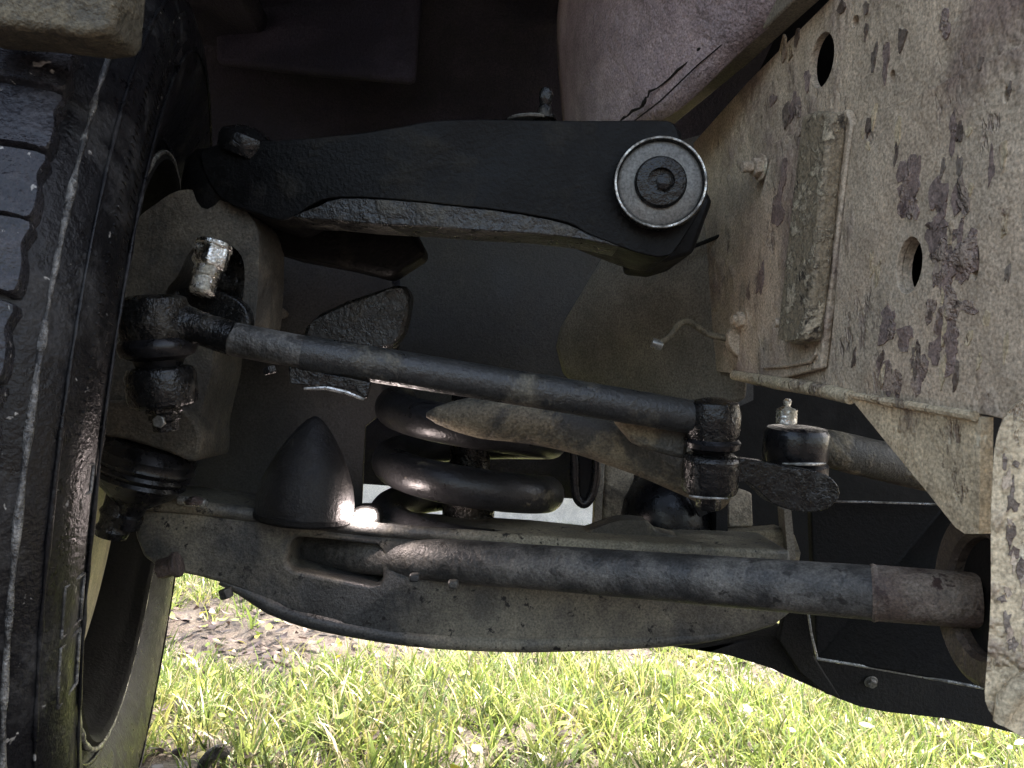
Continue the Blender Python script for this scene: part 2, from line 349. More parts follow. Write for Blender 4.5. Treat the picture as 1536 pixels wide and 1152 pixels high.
def grass():
    # tufts, each a fan of bent blades
    tufts = []
    def samp(n, x0, x1, y0, y1, nb):
        x = RNG.uniform(x0, x1, n); y = RNG.uniform(y0, y1, n)
        keep = RNG.uniform(0, 1, n) > bare(x, y) * 0.97
        keep &= ~((np.abs(x + 0.47) < 0.22) & (y < 0.98))
        for a, c in zip(x[keep], y[keep]): tufts.append((a, c, nb))
    samp(3000, -1.0, 1.2, 0.85, 1.6, 14); samp(3600, -1.4, 1.9, 1.6, 2.6, 12); samp(3600, -2.2, 2.9, 2.6, 5.2, 9); samp(900, -4, 5, 5.2, 9, 8)
    V = []; F = []; C = []; n0 = 0
    cols = np.array([(0.12, 0.19, 0.05), (0.17, 0.25, 0.07), (0.24, 0.30, 0.10), (0.065, 0.10, 0.035), (0.31, 0.33, 0.12), (0.15, 0.22, 0.11), (0.36, 0.33, 0.25)])
    pr = np.array([.17, .22, .2, .12, .13, .1, .06])
    for (tx, ty, nb) in tufts:
        base = cols[RNG.choice(7, p=pr)]; hs = RNG.uniform(0.55, 1.25)
        lean0 = RNG.uniform(0, 2 * math.pi)
        for _ in range(nb):
            a = RNG.uniform(0, 2 * math.pi); r0 = RNG.uniform(0, 0.022)
            x = tx + r0 * math.cos(a); y = ty + r0 * math.sin(a)
            L = hs * RNG.uniform(0.03, 0.088); wd = RNG.uniform(0.0016, 0.0036)
            if RNG.uniform() < 0.06: wd *= 2.0
            az = a + RNG.normal(0, 0.7); lean = RNG.uniform(0.05, 0.95); bend = RNG.uniform(0.1, 1.8)
            dx, dy = math.cos(az), math.sin(az); fa = RNG.uniform(0, math.pi); sx, sy = math.cos(fa), math.sin(fa)
            z0 = float(hfun(np.array(x), np.array(y))) - 0.004
            c = (np.array((0.40, 0.36, 0.27)) if RNG.uniform() < 0.09 else base) * RNG.uniform(0.6, 1.35); th = lean; px_, pz = 0.0, 0.0
            for k in range(4):
                t = k / 3; ww = wd * (1 - t ** 1.6) * (0.75 + 0.5 * min(1, t * 3)) * 0.5 + 0.00015
                cx, cy, cz = x + dx * px_, y + dy * px_, z0 + pz
                V.append((cx - sx * ww, cy - sy * ww, cz)); V.append((cx + sx * ww, cy + sy * ww, cz))
                cc = c * (0.9 + 0.3 * t); C.append(cc); C.append(cc)
                px_ += math.sin(th) * L / 3; pz += math.cos(th) * L / 3; th += bend / 3
            for k in range(3):
                q = n0 + 2 * k; F.append((q, q + 1, q + 3, q + 2))
            n0 += 8
    scatter_mesh('meadow_grass', np.array(V), np.array(F), np.array(C), attr_mat('grass blade', 0.34, 0.42), 'lush wet green grass growing below the black suspension arm')
grass()
def litter():
    """flat dead leaves, clover leaves and crumbs of soil lying between the blades"""
    V = []; F = []; C = []; n0 = 0
    def leaf(x, y, z, L, W, az, tilt, col, cup):
        nonlocal n0
        d = Vector((math.cos(az) * math.cos(tilt), math.sin(az) * math.cos(tilt), math.sin(tilt))); s = Vector((-math.sin(az), math.cos(az), random.uniform(-.4, .4)))
        nrm = d.cross(s)
        for t, wf in ((0, .15), (.3, .9), (.65, 1), (1, .08)):
            p = Vector((x, y, z)) + d * L * t + nrm * (cup * L * (t - .5) ** 2)
            for q in (-1, 1): V.append(tuple(p + s * W * wf * q * .5)); C.append(col)
        for k in range(3):
            a = n0 + 2 * k; F.append((a, a + 1, a + 3, a + 2))
        n0 += 8
    for _ in range(11000):
        y = random.uniform(0.9, 3.6); x = random.uniform(-1.3, 2.2)
        bb = float(bare(np.array(x), np.array(y))); z = float(hfun(np.array(x), np.array(y)))
        u = random.random()
        if u < 0.16 + 0.75 * bb:
            g = random.uniform(0.5, 1.5); col = random.choice([(0.024 * g, 0.016 * g, 0.018 * g), (0.04 * g, 0.029 * g, 0.033 * g), (0.09 * g, 0.072 * g, 0.08 * g), (0.055 * g, 0.038 * g, 0.035 * g)])
            leaf(x, y, z + random.uniform(0.001, 0.022), random.uniform(0.012, 0.04), random.uniform(0.006, 0.018), random.uniform(0, 6.28), random.uniform(-.3, .5), col, random.uniform(-.8, .8))
        elif u > 0.90:
            g = random.uniform(0.8, 1.25); col = random.choice([(0.30 * g, 0.34 * g, 0.05 * g), (0.17 * g, 0.25 * g, 0.06 * g), (0.38 * g, 0.37 * g, 0.06 * g)])
            leaf(x, y, z + random.uniform(0.012, 0.05), random.uniform(0.012, 0.03), random.uniform(0.008, 0.016), random.uniform(0, 6.28), random.uniform(-.2, .7), col, random.uniform(-.6, .6))
    scatter_mesh('leaf_litter', np.array(V), np.array(F), np.array(C), attr_mat('dead leaf', 0.4, 0.2), 'brown dead leaves and crumbs of soil scattered in the grass')
litter()
def wall():  # added backdrop, gives bright pale cream between the coils
    t = thing('backdrop_wall', 'added pale cream wall behind the gaps of the coil spring', 'wall', (0.4, 5.6, 0))
    for k in range(5):
        x0 = -3.4 + k * 1.5
        V, F = box_geo((x0 + 0.745, 5.6, 0.55), (1, 0, 0), (0, 1, 0), (0, 0, 1), 1.49, 0.16, 1.1); build('wall_panel', V, F, m_wall, t, bevel=0.01)
    V, F = box_geo((0.35, 5.6, 1.13), (1, 0, 0), (0, 1, 0), (0, 0, 1), 7.6, 0.24, 0.06); build('coping', V, F, m_wall, t, bevel=0.012)
wall()

# ------------------------------------------------------------------ the body round the suspension
arch = thing('wheel_arch_liner', 'dark rough wheel arch panel behind and above the black suspension arms', 'car body', (0, 1.15, 0.9))
# back sheet with an opening behind the coil spring, bending over to an unseen roof above the lens, widened to block the sun
def arch_sheet():
    prof = [(1.22, -0.02), (1.20, 0.25), (1.18, 0.5), (1.15, 0.75), (1.10, 0.92), (0.98, 1.04), (0.8, 1.09), (0.5, 1.12), (0.2, 1.12)]
    prof = smooth_poly(prof, 4, closed=False)
    xs = np.linspace(-0.95, 1.25, 64); V = []; F = []
    for (y, z) in prof:
        for x in xs: V.append(Vector((x, y, z + CAMZ - 0.42)))
    n = len(xs)
    keep = lambda c: True
    for j in range(len(prof) - 1):
        for i in range(n - 1):
            q = (j * n + i, j * n + i + 1, (j + 1) * n + i + 1, (j + 1) * n + i)
            c = sum((V[a] for a in q), Vector()) / 4
            if c.z < 0.40 and (-0.20 < c.x < 0.17): continue        # opening round the spring
            if c.z < 0.26 or (c.z < 0.6 and c.x > 0.36): continue
            F.append(q)
    o = build('arch_sheet', V, F, m_liner, arch)
    s = o.modifiers.new('thick', 'SOLIDIFY'); s.thickness = 0.004; s.offset = 1
arch_sheet()
# outer wing above the wheel and its tan return lip
V, F = box_geo((-0.62, 0.78, 1.0), (1, 0, 0), (0, 1, 0), (0, 0, 1), 0.5, 1.25, 0.03); build('wing_panel', V, F, m_liner, arch, bevel=0.01)
plate('wing_lip', [(-60, -60), (178, -60), (170, 30), (160, 48), (120, 52), (40, 42), (-60, 36)], 0.36, 0.03, m_wing, arch, bevel=0.006, seg=3)
# pinkish inner wing meeting the frame, left side bent back to fall into shade
def inner_wing():
    A = smooth_poly([tuple(P(930, 196, .80)), tuple(P(1008, 172, .73)), tuple(P(1120, 70, .65)), tuple(P(1222, -12, .585)), tuple(P(1400, -150, .50))], 6, closed=False)
    B = smooth_poly([tuple(P(880, 200, .84)), tuple(P(880, 60, .76)), tuple(P(930, -40, .68)), tuple(P(1010, -150, .60)), tuple(P(1100, -330, .50))], 6, closed=False)
    Cc = smooth_poly([tuple(P(850, 215, 1.06)), tuple(P(838, 60, 1.06)), tuple(P(846, -60, 1.02)), tuple(P(880, -200, .90)), tuple(P(900, -380, .70))], 6, closed=False)
    V = []; F = []; n = 13
    for a, b_, c in zip(A, B, Cc):
        a, b_, c = Vector(a), Vector(b_), Vector(c)
        for k in range(n):
            t = k / (n - 1); V.append(a * (1 - t) ** 2 + b_ * 2 * t * (1 - t) + c * t * t)
    for i in range(len(A) - 1):
        for k in range(n - 1): F.append((i * n + k, i * n + k + 1, (i + 1) * n + k + 1, (i + 1) * n + k))
    o = build('inner_wing', V, F, m_under, arch); q = o.modifiers.new('t', 'SOLIDIFY'); q.thickness = .005; q.offset = 0
inner_wing()
_sr = random.Random(3)
_sp = smooth_poly([(925, 186, .79), (962, 158, .745), (975, 140, .735), (1040, 84, .69), (1098, 38, .652), (1140, 12, .63), (1200, -26, .595)], 6, closed=False)
tube('seam_sealer', [P(a + _sr.uniform(-3, 3), c + _sr.uniform(-3, 3), d - .003) for a, c, d in _sp], [_sr.uniform(.0006, .0019) for _ in _sp], m_panel, arch, seg=8)
tube('seam_sealer', [P(948, 184, .765), P(990, 152, .72), P(1046, 98, .685), P(1120, 36, .64), P(1190, -14, .595)], [0.0006, .0008, .0006, .0009, .0006], m_panel, arch, seg=8)
# raised sheet put where a lit band crosses the arch, upper left
plate('arch_lit_band', [(322, -60, 1.10), (640, -60, 1.02), (628, 40, 1.00), (622, 122, 0.985), (470, 110, 1.03), (322, 92, 1.07)], 1.05, 0.02, m_liner, arch, bevel=0.02, seg=4)

frame = thing('chassis_frame', 'mud stained tan chassis rail with holes beside the black suspension', 'car frame', P(1300, 590, frame_d(1300)))
holes = [ell(1233, 90, 17, 43, 22, 10), ell(1283, 32, 5, 10, 12, 14), ell(1338, 114, 4.5, 10, 12, 10),
         ell(1375, 398, 19, 43, 20, 8), ell(1476, 395, 5, 26, 12, 4), ell(1522, 143, 4, 13, 10, 4)]
fr_out = [(1040, 215), (1120, 125), (1258, -14), (1330, -70), (1640, -80), (1640, 660), (1560, 640), (1490, 624), (1400, 610), (1296, 594), (1270, 586), (1180, 572), (1112, 562), (1070, 556), (1050, 400)]
plate('rail_side', fr_out, frame_d, 0, m_frame, frame, holes=holes, vec=FRN * 0.006, bevel=0.0015)
def offs(pts, d, k): return [p + FRN * k for p in px_loop(pts, d)]
V, F = plate_geo(offs([(1075, 150), (1200, -140), (1330, -260), (1800, -300), (1800, 655), (1300, 585), (1130, 555), (1090, 530)], frame_d, 0.03), FRN * 0.006)
build('rail_hole_backing', V, F, m_void, frame)  # black sheet behind the holes so they look dark inside
# underside lip of the inner wing, coloured darker for its shadow, standing proud of the rail along the slanting top edge
lipf = [(1006, 176), (1018, 186), (1130, 96), (1262, -20), (1225, -20), (1115, 80)]
V, F = plate_geo([p - FRN * 0.004 for p in px_loop(lipf, frame_d)], -FRN * 0.02); build('top_lip', V, F, m_tower, frame, bevel=0.002)
# welded repair plate, its strip, rolled lower edge and gusset
rp = [(1172, 214), (1282, 164), (1290, 186), (1262, 400), (1243, 552), (1178, 570), (1113, 560), (1128, 440), (1140, 330)]
V, F = plate_geo([p - FRN * 0.0065 for p in px_loop(rp, frame_d)], FRN * 0.006); build('welded_plate', V, F, m_frame, frame, bevel=0.0015)
st = [(1240, 176), (1262, 168), (1288, 172), (1279, 240), (1262, 400), (1248, 512), (1226, 517), (1201, 508), (1214, 390), (1230, 260)]
V, F = plate_geo([p - FRN * 0.021 for p in px_loop(st, frame_d)], FRN * 0.014); build('raised_strip', V, F, m_strip, frame, bevel=0.005, seg=3)
gs = [(1290, 594), (1400, 611), (1494, 626), (1492, 800), (1470, 800), (1455, 790), (1410, 735), (1350, 664), (1300, 604)]
V, F = plate_geo([p - FRN * 0.0095 for p in px_loop(gs, frame_d)], FRN * 0.008); build('gusset', V, F, m_frame2, frame, bevel=0.002)
pts = [P(x, y, frame_d(x)) - FRN * 0.007 for x, y in ((1112, 563), (1180, 575), (1240, 584), (1290, 596))]
tube('rolled_edge', pts, [.0045, .0055, .0055, .005], m_frame2, frame, seg=12)
pts = [P(x, y, frame_d(x)) - FRN * 0.012 for x, y in ((1300, 592), (1360, 603), (1430, 614), (1492, 624))]
tube('weld_bead', pts, [.002, .003, .0025, .003], m_frame2, frame, seg=8)
ov = [(1292, 186), (1340, 162), (1400, 137), (1462, 105), (1560, 62), (1640, 40), (1640, 656), (1490, 622), (1400, 608), (1300, 592), (1249, 582), (1258, 500), (1266, 400), (1284, 240)]
V, F = plate_geo([p - FRN * 0.0052 for p in px_loop(ov, frame_d)], FRN * 0.0048, [[p - FRN * 0.0052 for p in px_loop(h, frame_d)] for h in (ell(1375, 398, 19, 43, 20, 8), ell(1476, 395, 5, 26, 12, 4), ell(1522, 143, 4, 13, 10, 4))])
build('overlay_sheet', V, F, m_frame, frame, bevel=0.0008)
pts = [P(x, y, frame_d(x)) - FRN * 0.0085 for x, y in ((1158, 552), (1200, 548), (1232, 541), (1240, 530))]
tube('weld_bead', pts, [.001, .0016, .0016, .001], m_frame, frame, seg=8)
for (x, y, r, st_) in ((1152, 252, 0.0085, 0.010), (1234, 200, 0.006, 0.006), (1200, 485, 0.0065, 0.008), (1126, 480, 0.0075, 0.004), (1160, 640, 0.0, 0)):
    if r: bolt('bolt', P(x, y, frame_d(x)) - FRN * 0.006, -FRN + RT * -0.1, r, 0.008, m_frame, frame, stud=st_)
# crust flakes and drips of old paint standing on the rail
fl = random.Random(5)
for k in range(70):
    x = fl.uniform(1150, 1530); y = fl.uniform(10, 590) if k % 3 else fl.uniform(330, 600)
    if y > 560 and x < 1300: continue
    if 1195 < x < 1295 and 60 < y < 520 or (1330 < x < 1420 and 330 < y < 460): continue
    w_, h_ = fl.uniform(2, 6), fl.uniform(6, 26)
    lp = []
    for i in range(11):
        a = 2 * math.pi * i / 11; q = fl.uniform(.45, 1.35); lp.append((x + w_ * q * math.cos(a) - .12 * h_ * q * math.sin(a), y + h_ * q * math.sin(a)))
    z_ = fl.uniform(.0054, .0062) if y > 186 - (x - 1292) * .47 and x > 1262 else fl.uniform(.0008, .0014)
    V, F = plate_geo([p - FRN * (z_ + fl.uniform(0, .0006)) for p in px_loop(lp, frame_d)], FRN * 0.002)
    build('paint_flake', V, F, m_frame2 if fl.random() < .5 else m_rust, frame)
# cakes of dried mud on the rail
def jag(x, y, w_, h_, z, mat, name, lean=-.12):
    n = 15; ol = []
    ph = [fl.uniform(0, 6.28) for _ in range(3)]
    for i in range(n):
        a = 2 * math.pi * i / n; q = 1 + .28 * math.sin(2 * a + ph[0]) + .22 * math.sin(3 * a + ph[1]) + .16 * math.sin(5 * a + ph[2]) + fl.uniform(-.12, .12)
        ol.append((x + w_ * q * math.cos(a) + lean * h_ * q * math.sin(a), y + h_ * q * math.sin(a)))
    V, F = plate_geo([p - FRN * (z + fl.uniform(0, .0003)) for p in px_loop(ol, frame_d)], FRN * .0012); build(name, V, F, mat, frame, sharp=80)
for k in range(46):
    t = fl.random(); y = 250 + 330 * t; x = 1352 + 110 * fl.random() - 20 * t
    if abs(x - 1375) < 36 and abs(y - 398) < 64: x += 62
    jag(x, y, fl.uniform(5, 15), fl.uniform(9, 32), .0053 + .00002 * k, m_mud, 'mud_cake')
for x, y, w_, h_, z in ((1193, 160, 7, 24, .0008), (1178, 318, 8, 26, .0072), (1186, 268, 5, 28, .0072), (1160, 150, 4, 10, .0008), (1152, 420, 4, 26, .0072), (1418, 36, 8, 20, .0008), (1330, 90, 5, 26, .0008), (1212, 120, 4, 16, .0008), (1442, 200, 6, 30, .0053), (1500, 250, 5, 24, .0053)):
    jag(x, y, w_, h_, z, m_mud, 'mud_cake')
# spring tower face standing across, between the rail and the spring; its curved left edge traces the tyre's shadow
plate('tower_lit_face', [(905, 384, .90), (1010, 384, .83), (1060, 330, .80), (1140, 320, .735), (1120, 600, .745), (1000, 640, .84), (880, 590, .93), (846, 560, .95), (836, 520, .95), (842, 490, .945), (872, 440, .925), (890, 410, .91)], .85, 0.03, m_tower, frame, bevel=0.004, seg=2)
plate('tower_shade', [(600, 330), (1130, 180), (1130, 600), (1000, 660), (600, 600)], 1.02, 0.02, m_house, frame)  # darker sheet standing in for the shaded part of the tower
tube('tower_weld', [P(1004, 384, .815), P(1060, 362, .785), P(1122, 336, .735)], [.0018, .0022, .001], m_panel, frame, seg=8)

cm = thing('cross_member', 'rough tan cross member post at the right edge in front of the brake disc', 'car frame', P(1530, 1000, 0.37))
cmo = smooth_poly([(1494, 660), (1512, 618), (1550, 590), (1600, 560), (1660, 540), (1660, 1180), (1600, 1150), (1530, 1104), (1498, 1084), (1478, 1052), (1480, 1000), (1486, 900), (1486, 790), (1489, 710)], 3)
plate('post', cmo, 0.365, 0.03, m_frame2, cm, vec=(FW + RT * .64) * .026, bevel=0.005, seg=3)
for k in range(26):
    x = fl.uniform(1500, 1545); y = fl.uniform(680, 1040); lp = [(x + (a - x) * q, y + (c - y) * q) for a, c in ell(x, y, fl.uniform(3, 8), fl.uniform(5, 20), 11) for q in (fl.uniform(.5, 1.4),)]
    V, F = plate_geo([P(a, c, 0.3647 - fl.uniform(0, .0003)) for a, c in lp], FW * 0.002); build('paint_flake', V, F, m_frame if fl.random() < .5 else m_rust, cm)
tube('curled_edge', [P(1500, 1084, .362), P(1512, 1050, .36), P(1530, 1030, .358), P(1550, 1014, .356)], [.003, .005, .005, .004], m_frame2, cm, seg=10)

# dark underbody on the right: gearbox panel, skid plate with a turned flange
und = thing('underbody_panel', 'black underbody panel below the tan chassis rail', 'car body', P(1340, 900, .8))
plate('void_backdrop', [(930, 560), (1540, 560), (1560, 1010), (1200, 1000), (1190, 860), (960, 860)], 1.06, 0.01, m_void, und)  # black sheet standing in for the deep shade below the rail
plate('side_panel', [(1216, 752, .80), (1420, 758, .76), (1500, 762, .72), (1510, 1010, .72), (1470, 1032, .73), (1340, 1008, .76), (1225, 990, .80)], .76, 0.012, m_panel, und, bevel=0.002)
tube('panel_flange', [P(1214, 752, .796), P(1300, 753, .776), P(1420, 757, .756)], .0012, m_edge, und, seg=8)
tube('panel_flange', [P(1212, 918, .795), P(1217, 950, .795), P(1226, 988, .795)], .0014, m_edge, und, seg=8)
tube('panel_flange', [P(1226, 988, .79), P(1300, 1000, .775), P(1390, 1016, .75), P(1475, 1032, .725)], .0015, m_edge, und, seg=8)
skid = thing('skid_plate', 'black skid plate curving down to the right above the grass', 'skid plate', P(1250, 1030, .9))
so = [(985, 966), (1040, 974), (1180, 950), (1222, 985), (1300, 1000), (1480, 1034), (1560, 1050), (1560, 1108), (1480, 1090), (1420, 1078), (1330, 1068), (1290, 1060), (1258, 1048), (1150, 1000), (1090, 982)]
plate('tray', so, .86, 0.12, m_panel, skid, bevel=0.008, seg=3)
plate('rib', [(1168, 960), (1180, 900), (1212, 905), (1222, 985), (1262, 1048), (1240, 1042), (1200, 1010)], .845, 0.01, m_panel, skid, bevel=0.002)
bolt('bolt', P(1306, 1022, .858), -FW - UP * .4, 0.0055, 0.006, m_steel, skid)

# ------------------------------------------------------------------ wheel
AX = Vector((0.949, 0.316, 0)); WD = Vector((-0.316, 0.949, 0))            # axle direction (inboard), rolling direction
HUB = Vector((-0.341, 0.74, CAMZ)); TR, RR = 0.42, 0.262
wh = thing('road_wheel', 'large black off-road tyre on a cream wheel at the left edge', 'wheel', HUB - Vector((0, 0, CAMZ)))
tp = [(RR - .004, -.03), (RR + .012, -.012), (RR + .03, -.001), (.315, .010), (.345, .016), (.372, .014), (.386, .008), (.394, .0), (.400, -.007), (.4035, -.012), (.409, -.022), (.410, -.06), (.411, -.13), (.410, -.20), (.409, -.238), (.40, -.255), (.372, -.272), (.345, -.276), (.30, -.268), (RR + .012, -.25), (RR - .004, -.235)]
V, F = lathe_geo(tp, HUB, AX, 128, ref=WD, cap=False)
tyre = build('tyre', V, F, m_tyre, wh, sharp=50)
def around(ang, r, h):      # ang from the point nearest the lens, turning upwards
    return HUB + AX * h + (-WD * math.cos(ang) + Vector((0, 0, 1)) * math.sin(ang)) * r
# scuffed ribs on the shoulder
def ring(name, r, h, rad, mat, wob=0.0, n=180):
    pts = [around(2 * math.pi * i / n, r, h) for i in range(n)]; V = []; F = []; sg = 6
    for i in range(n):
        rr = rad * (1 + wob * RNG.uniform(-1, 1)); rad_v = (pts[i] - HUB - AX * h).normalized()
        for k in range(sg):
            a = 2 * math.pi * k / sg; V.append(pts[i] + (rad_v * math.cos(a) + AX * math.sin(a)) * rr)
    for i in range(n):
        for k in range(sg):
            a, b = i * sg + k, i * sg + (k + 1) % sg; c, d = ((i + 1) % n) * sg + (k + 1) % sg, ((i + 1) % n) * sg + k
            F.append((a, b, c, d))
    return build(name, V, F, mat, tyre, sharp=80)
ring('shoulder_rib', .3995, -.0065, .0016, m_scuff, .55)
ring('shoulder_rib', .390, .0048, .0011, m_tyre, .5)
ring('bead_rib', RR + .016, -.009, .0022, m_rub)
ring('sidewall_rib', .352, .0165, .0011, m_tyre, .4)
# tread blocks: wavy lugs in three rows, shoulder lugs with slots; one mesh per kind, shared
def lug_mesh(name, outline, hgt):
    """outline in (across, along) metres, height hgt outward; curved to the carcass"""
    pts = smooth_poly(outline, 3); n = len(pts); V = []; F = []
    for (a, c) in pts: V.append((a, c, -0.006 - c * c / (2 * .41)))
    cx = sum(p[0] for p in pts) / n; cy = sum(p[1] for p in pts) / n
    for (a, c) in pts: V.append((cx + (a - cx) * .975, cy + (c - cy) * .975, hgt - .0012 - c * c / (2 * .41)))
    for (a, c) in pts: V.append((cx + (a - cx) * .94, cy + (c - cy) * .95, hgt - c * c / (2 * .41)))
    F.append(tuple(range(2 * n, 3 * n)))
    for lv in (0, 1):
        for i in range(n): F.append((lv * n + i, lv * n + (i + 1) % n, (lv + 1) * n + (i + 1) % n, (lv + 1) * n + i))
    me = bpy.data.meshes.new(name); me.from_pydata(V, [], F); me.polygons.foreach_set('use_smooth', [True] * len(F)); me.set_sharp_from_angle(angle=R(45)); me.materials.append(m_tread); return me
lug_a = lug_mesh('tread_block', [(-.022, -.016), (-.006, -.022), (.012, -.017), (.021, -.020), (.024, -.006), (.012, .000), (.016, .012), (.008, .021), (-.008, .016), (-.020, .020), (-.024, .006), (-.012, .0)], .010)
lug_b = lug_mesh('tread_block', [(-.020, -.014), (.004, -.019), (.022, -.012), (.018, .003), (.022, .014), (.004, .017), (-.012, .012), (-.022, .016), (-.016, .002)], .010)
lug_s = lug_mesh('tread_block', [(-.021, -.0182), (-.004, -.0186), (.012, -.0178), (.0215, -.0182), (.0225, -.004), (.0205, .006), (.0222, .0176), (.006, .0188), (-.010, .0180), (-.020, .0184), (-.023, .008), (-.014, -.003)], .0075)
def put_lug(me, ang, h, flip):
    o = bpy.data.objects.new('tread_block', me); COL.objects.link(o); o.parent = tyre
    out = (-WD * math.cos(ang) + Vector((0, 0, 1)) * math.sin(ang)); tan = out.cross(AX)
    s = -1 if flip else 1
    mm = Matrix.Identity(4); p = HUB + AX * h + out * .4085 - HUB + Vector((0, 0, 0))
    for i in range(3):
        mm[i][0] = AX[i] * s; mm[i][1] = tan[i] * s; mm[i][2] = out[i]; mm[i][3] = p[i] + (Vector((0, 0, CAMZ))[i])
    o.matrix_local = mm
for k in range(66):
    ang = 2 * math.pi * k / 66
    if math.cos(ang) < -0.1: continue                                  # the back of the tread is out of sight
    put_lug(lug_s, ang + RNG.uniform(-.004, .004), -.0375, False)
    put_lug(lug_a, ang + .02, -.088, k % 2); put_lug(lug_b, ang - .01, -.138, k % 2)
    put_lug(lug_a, ang + .03, -.185, k % 2)
# fine radial serration on the sidewall and two outlined block marks
mbs = MB()
for k in range(420):
    a = 2 * math.pi * k / 420
    if (k // 35) % 3 == 2: continue
    p0, p1 = around(a, .362, .0158), around(a, .380, .0112)
    mbs.add(*tube_geo([p0, p1], .0006, 4))
mbs.build('serration_band', m_tyre, tyre)['kind'] = 'stuff'
def mark(a0, a1, r0, r1):
    mk = MB(); hh = lambda r: .016 - max(0, (r - .355)) * .22
    cr = [(a0, r0), (a1, r0), (a1, r1), (a0, r1), (a0, r0)]
    path = []
    for i in range(4):
        for t in np.linspace(0, 1, 5)[:-1]: path.append(around(cr[i][0] + (cr[i + 1][0] - cr[i][0]) * t, cr[i][1] + (cr[i + 1][1] - cr[i][1]) * t, hh(cr[i][1] + (cr[i + 1][1] - cr[i][1]) * t) + .0004))
    path.append(path[0]); mk.add(*tube_geo(path, .0009, 6)); return mk.build('raised_mark', m_scuff, tyre)
mark(-.27, -.20, .358, .378); mark(-.375, -.285, .358, .378); mark(-.08, -.04, .360, .372)
# rim: barrel with rolled lip, cream disc deep inside
bp = [(RR + .004, -.014), (RR + .006, -.006), (RR - .001, -.002), (RR - .006, -.006), (RR - .007, -.016), (RR - .014, -.022), (RR - .022, -.05), (RR - .034, -.075), (RR - .04, -.11), (RR - .045, -.15), (RR - .045, -.19), (RR - .04, -.24)]
V, F = lathe_geo(bp, HUB, AX, 96, ref=WD, cap=False)
rim = build('rim_barrel', V, F, m_panel, wh, sharp=60); rs = rim.modifiers.new('t', 'SOLIDIFY'); rs.thickness = .003
lathe('rim_disc', [(.04, -.10), (.09, -.095), (.15, -.08), (.185, -.083), (.205, -.093), (RR - .040, -.105), (RR - .040, -.11), (.15, -.088), (.04, -.106)], HUB, AX, m_cream, wh, seg=72, cap=False)
lathe('dust_shield', [(.05, -.040), (.12, -.042), (.19, -.046), (RR - .026, -.050), (RR - .026, -.054), (.12, -.046), (.05, -.044)], HUB, AX, m_cream, wh, seg=72, cap=False)
ring('rim_lip', RR + .0045, -.0045, .0022, m_edge, .25)
for o in [q for q in tyre.children if q.name.startswith('rim_lip')]: 
    o.parent = rim; o.location = (0, 0, 0)

# ------------------------------------------------------------------ steering knuckle
kn = thing('steering_knuckle', 'dusty grey cast steering knuckle beside the tyre with a shiny nut', 'knuckle', P(240, 690, .66))
ko = smooth_poly([(205, 330), (235, 305), (262, 288), (290, 285), (330, 300), (366, 314), (386, 345), (388, 400), (384, 470), (376, 500), (340, 505), (322, 520), (316, 560), (306, 600), (298, 640), (298, 668), (292, 692), (262, 680), (210, 660), (140, 646), (150, 560), (180, 440), (190, 370)], 4)
rec = smooth_poly([(268, 412), (290, 372), (330, 362), (362, 384), (366, 430), (352, 478), (300, 484), (252, 470), (250, 436)], 4)
plate('casting', ko, .635, 0.07, m_knuckle, kn, holes=[rec], bevel=0.009, seg=4)
plate('recess_back', ell(310, 425, 90, 90, 20), .668, 0.03, m_grease, kn, bevel=0.004)
plate('boss', smooth_poly([(258, 440), (300, 430), (352, 446), (372, 470), (366, 496), (300, 500), (256, 484)], 3), .622, 0.03, m_grease, kn, bevel=0.006, seg=3)
nd = (UP * -1.0 - RT * .16 - FW * .25).normalized()
bolt('shiny_nut', P(322, 366, .612), nd, 0.0145, 0.021, m_zinc, kn, washer=1.0, stud=0.0)
lathe('nut_stud', [(.0105, .019), (.0105, .028), (.0088, .029), (.0088, .030), (.0098, .031), (.0098, .041), (.008, .043)], P(322, 366, .612), nd, m_zinc, kn, seg=20)
plate('lower_arm_boss', smooth_poly([(140, 606), (200, 600), (260, 606), (288, 628), (300, 656), (292, 692), (250, 678), (190, 660), (138, 648)], 3), .618, 0.03, m_knuckle, kn, bevel=0.006, seg=3)
tube('brake_stub', [P(150, 575, .66), P(195, 575, .65)], .016, m_grease, kn, seg=20)
# top of the upright carrying the ball joint of the upper arm
lathe('ball_joint_boot', [(.02, 0), (.026, .008), (.022, .016), (.025, .022), (.018, .03), (.012, .034)], P(318, 305, .66), UP * .9 + RT * .25, m_rub, kn, seg=28)

# ------------------------------------------------------------------ lower control arm
la = thing('lower_control_arm', 'black stamped lower control arm spanning the picture above the grass', 'control arm', P(700, 960, .70))
lo = [(198, 752), (232, 748), (285, 756), (350, 764), (420, 772), (500, 782), (560, 789), (640, 795), (720, 800), (800, 805), (900, 815), (1000, 820), (1100, 822), (1185, 826), (1192, 880), (1188, 918), (1160, 940), (1120, 952), (1060, 964), (1000, 969), (930, 971), (870, 972), (790, 974), (720, 972), (660, 968), (600, 962), (550, 954), (500, 944), (455, 932), (415, 917), (385, 900), (360, 886), (335, 876), (300, 866), (262, 858), (235, 850), (215, 836), (203, 806)]
slot = [(436, 814), (442, 807), (452, 806), (500, 810), (566, 818), (574, 826), (574, 868), (570, 877), (560, 879), (500, 868), (440, 856), (431, 849), (430, 838)]
lad = lambda x: .662 + .026 * min(1, max(0, (x - 250) / 180)) + .014 * max(0, (x - 430) / 760) + .012 * min(1, max(0, (x - 480) / 110))
plate('arm_web', lo, lad, 0.09, m_arm_lo, la, holes=[slot], bevel=0.0075, seg=4)
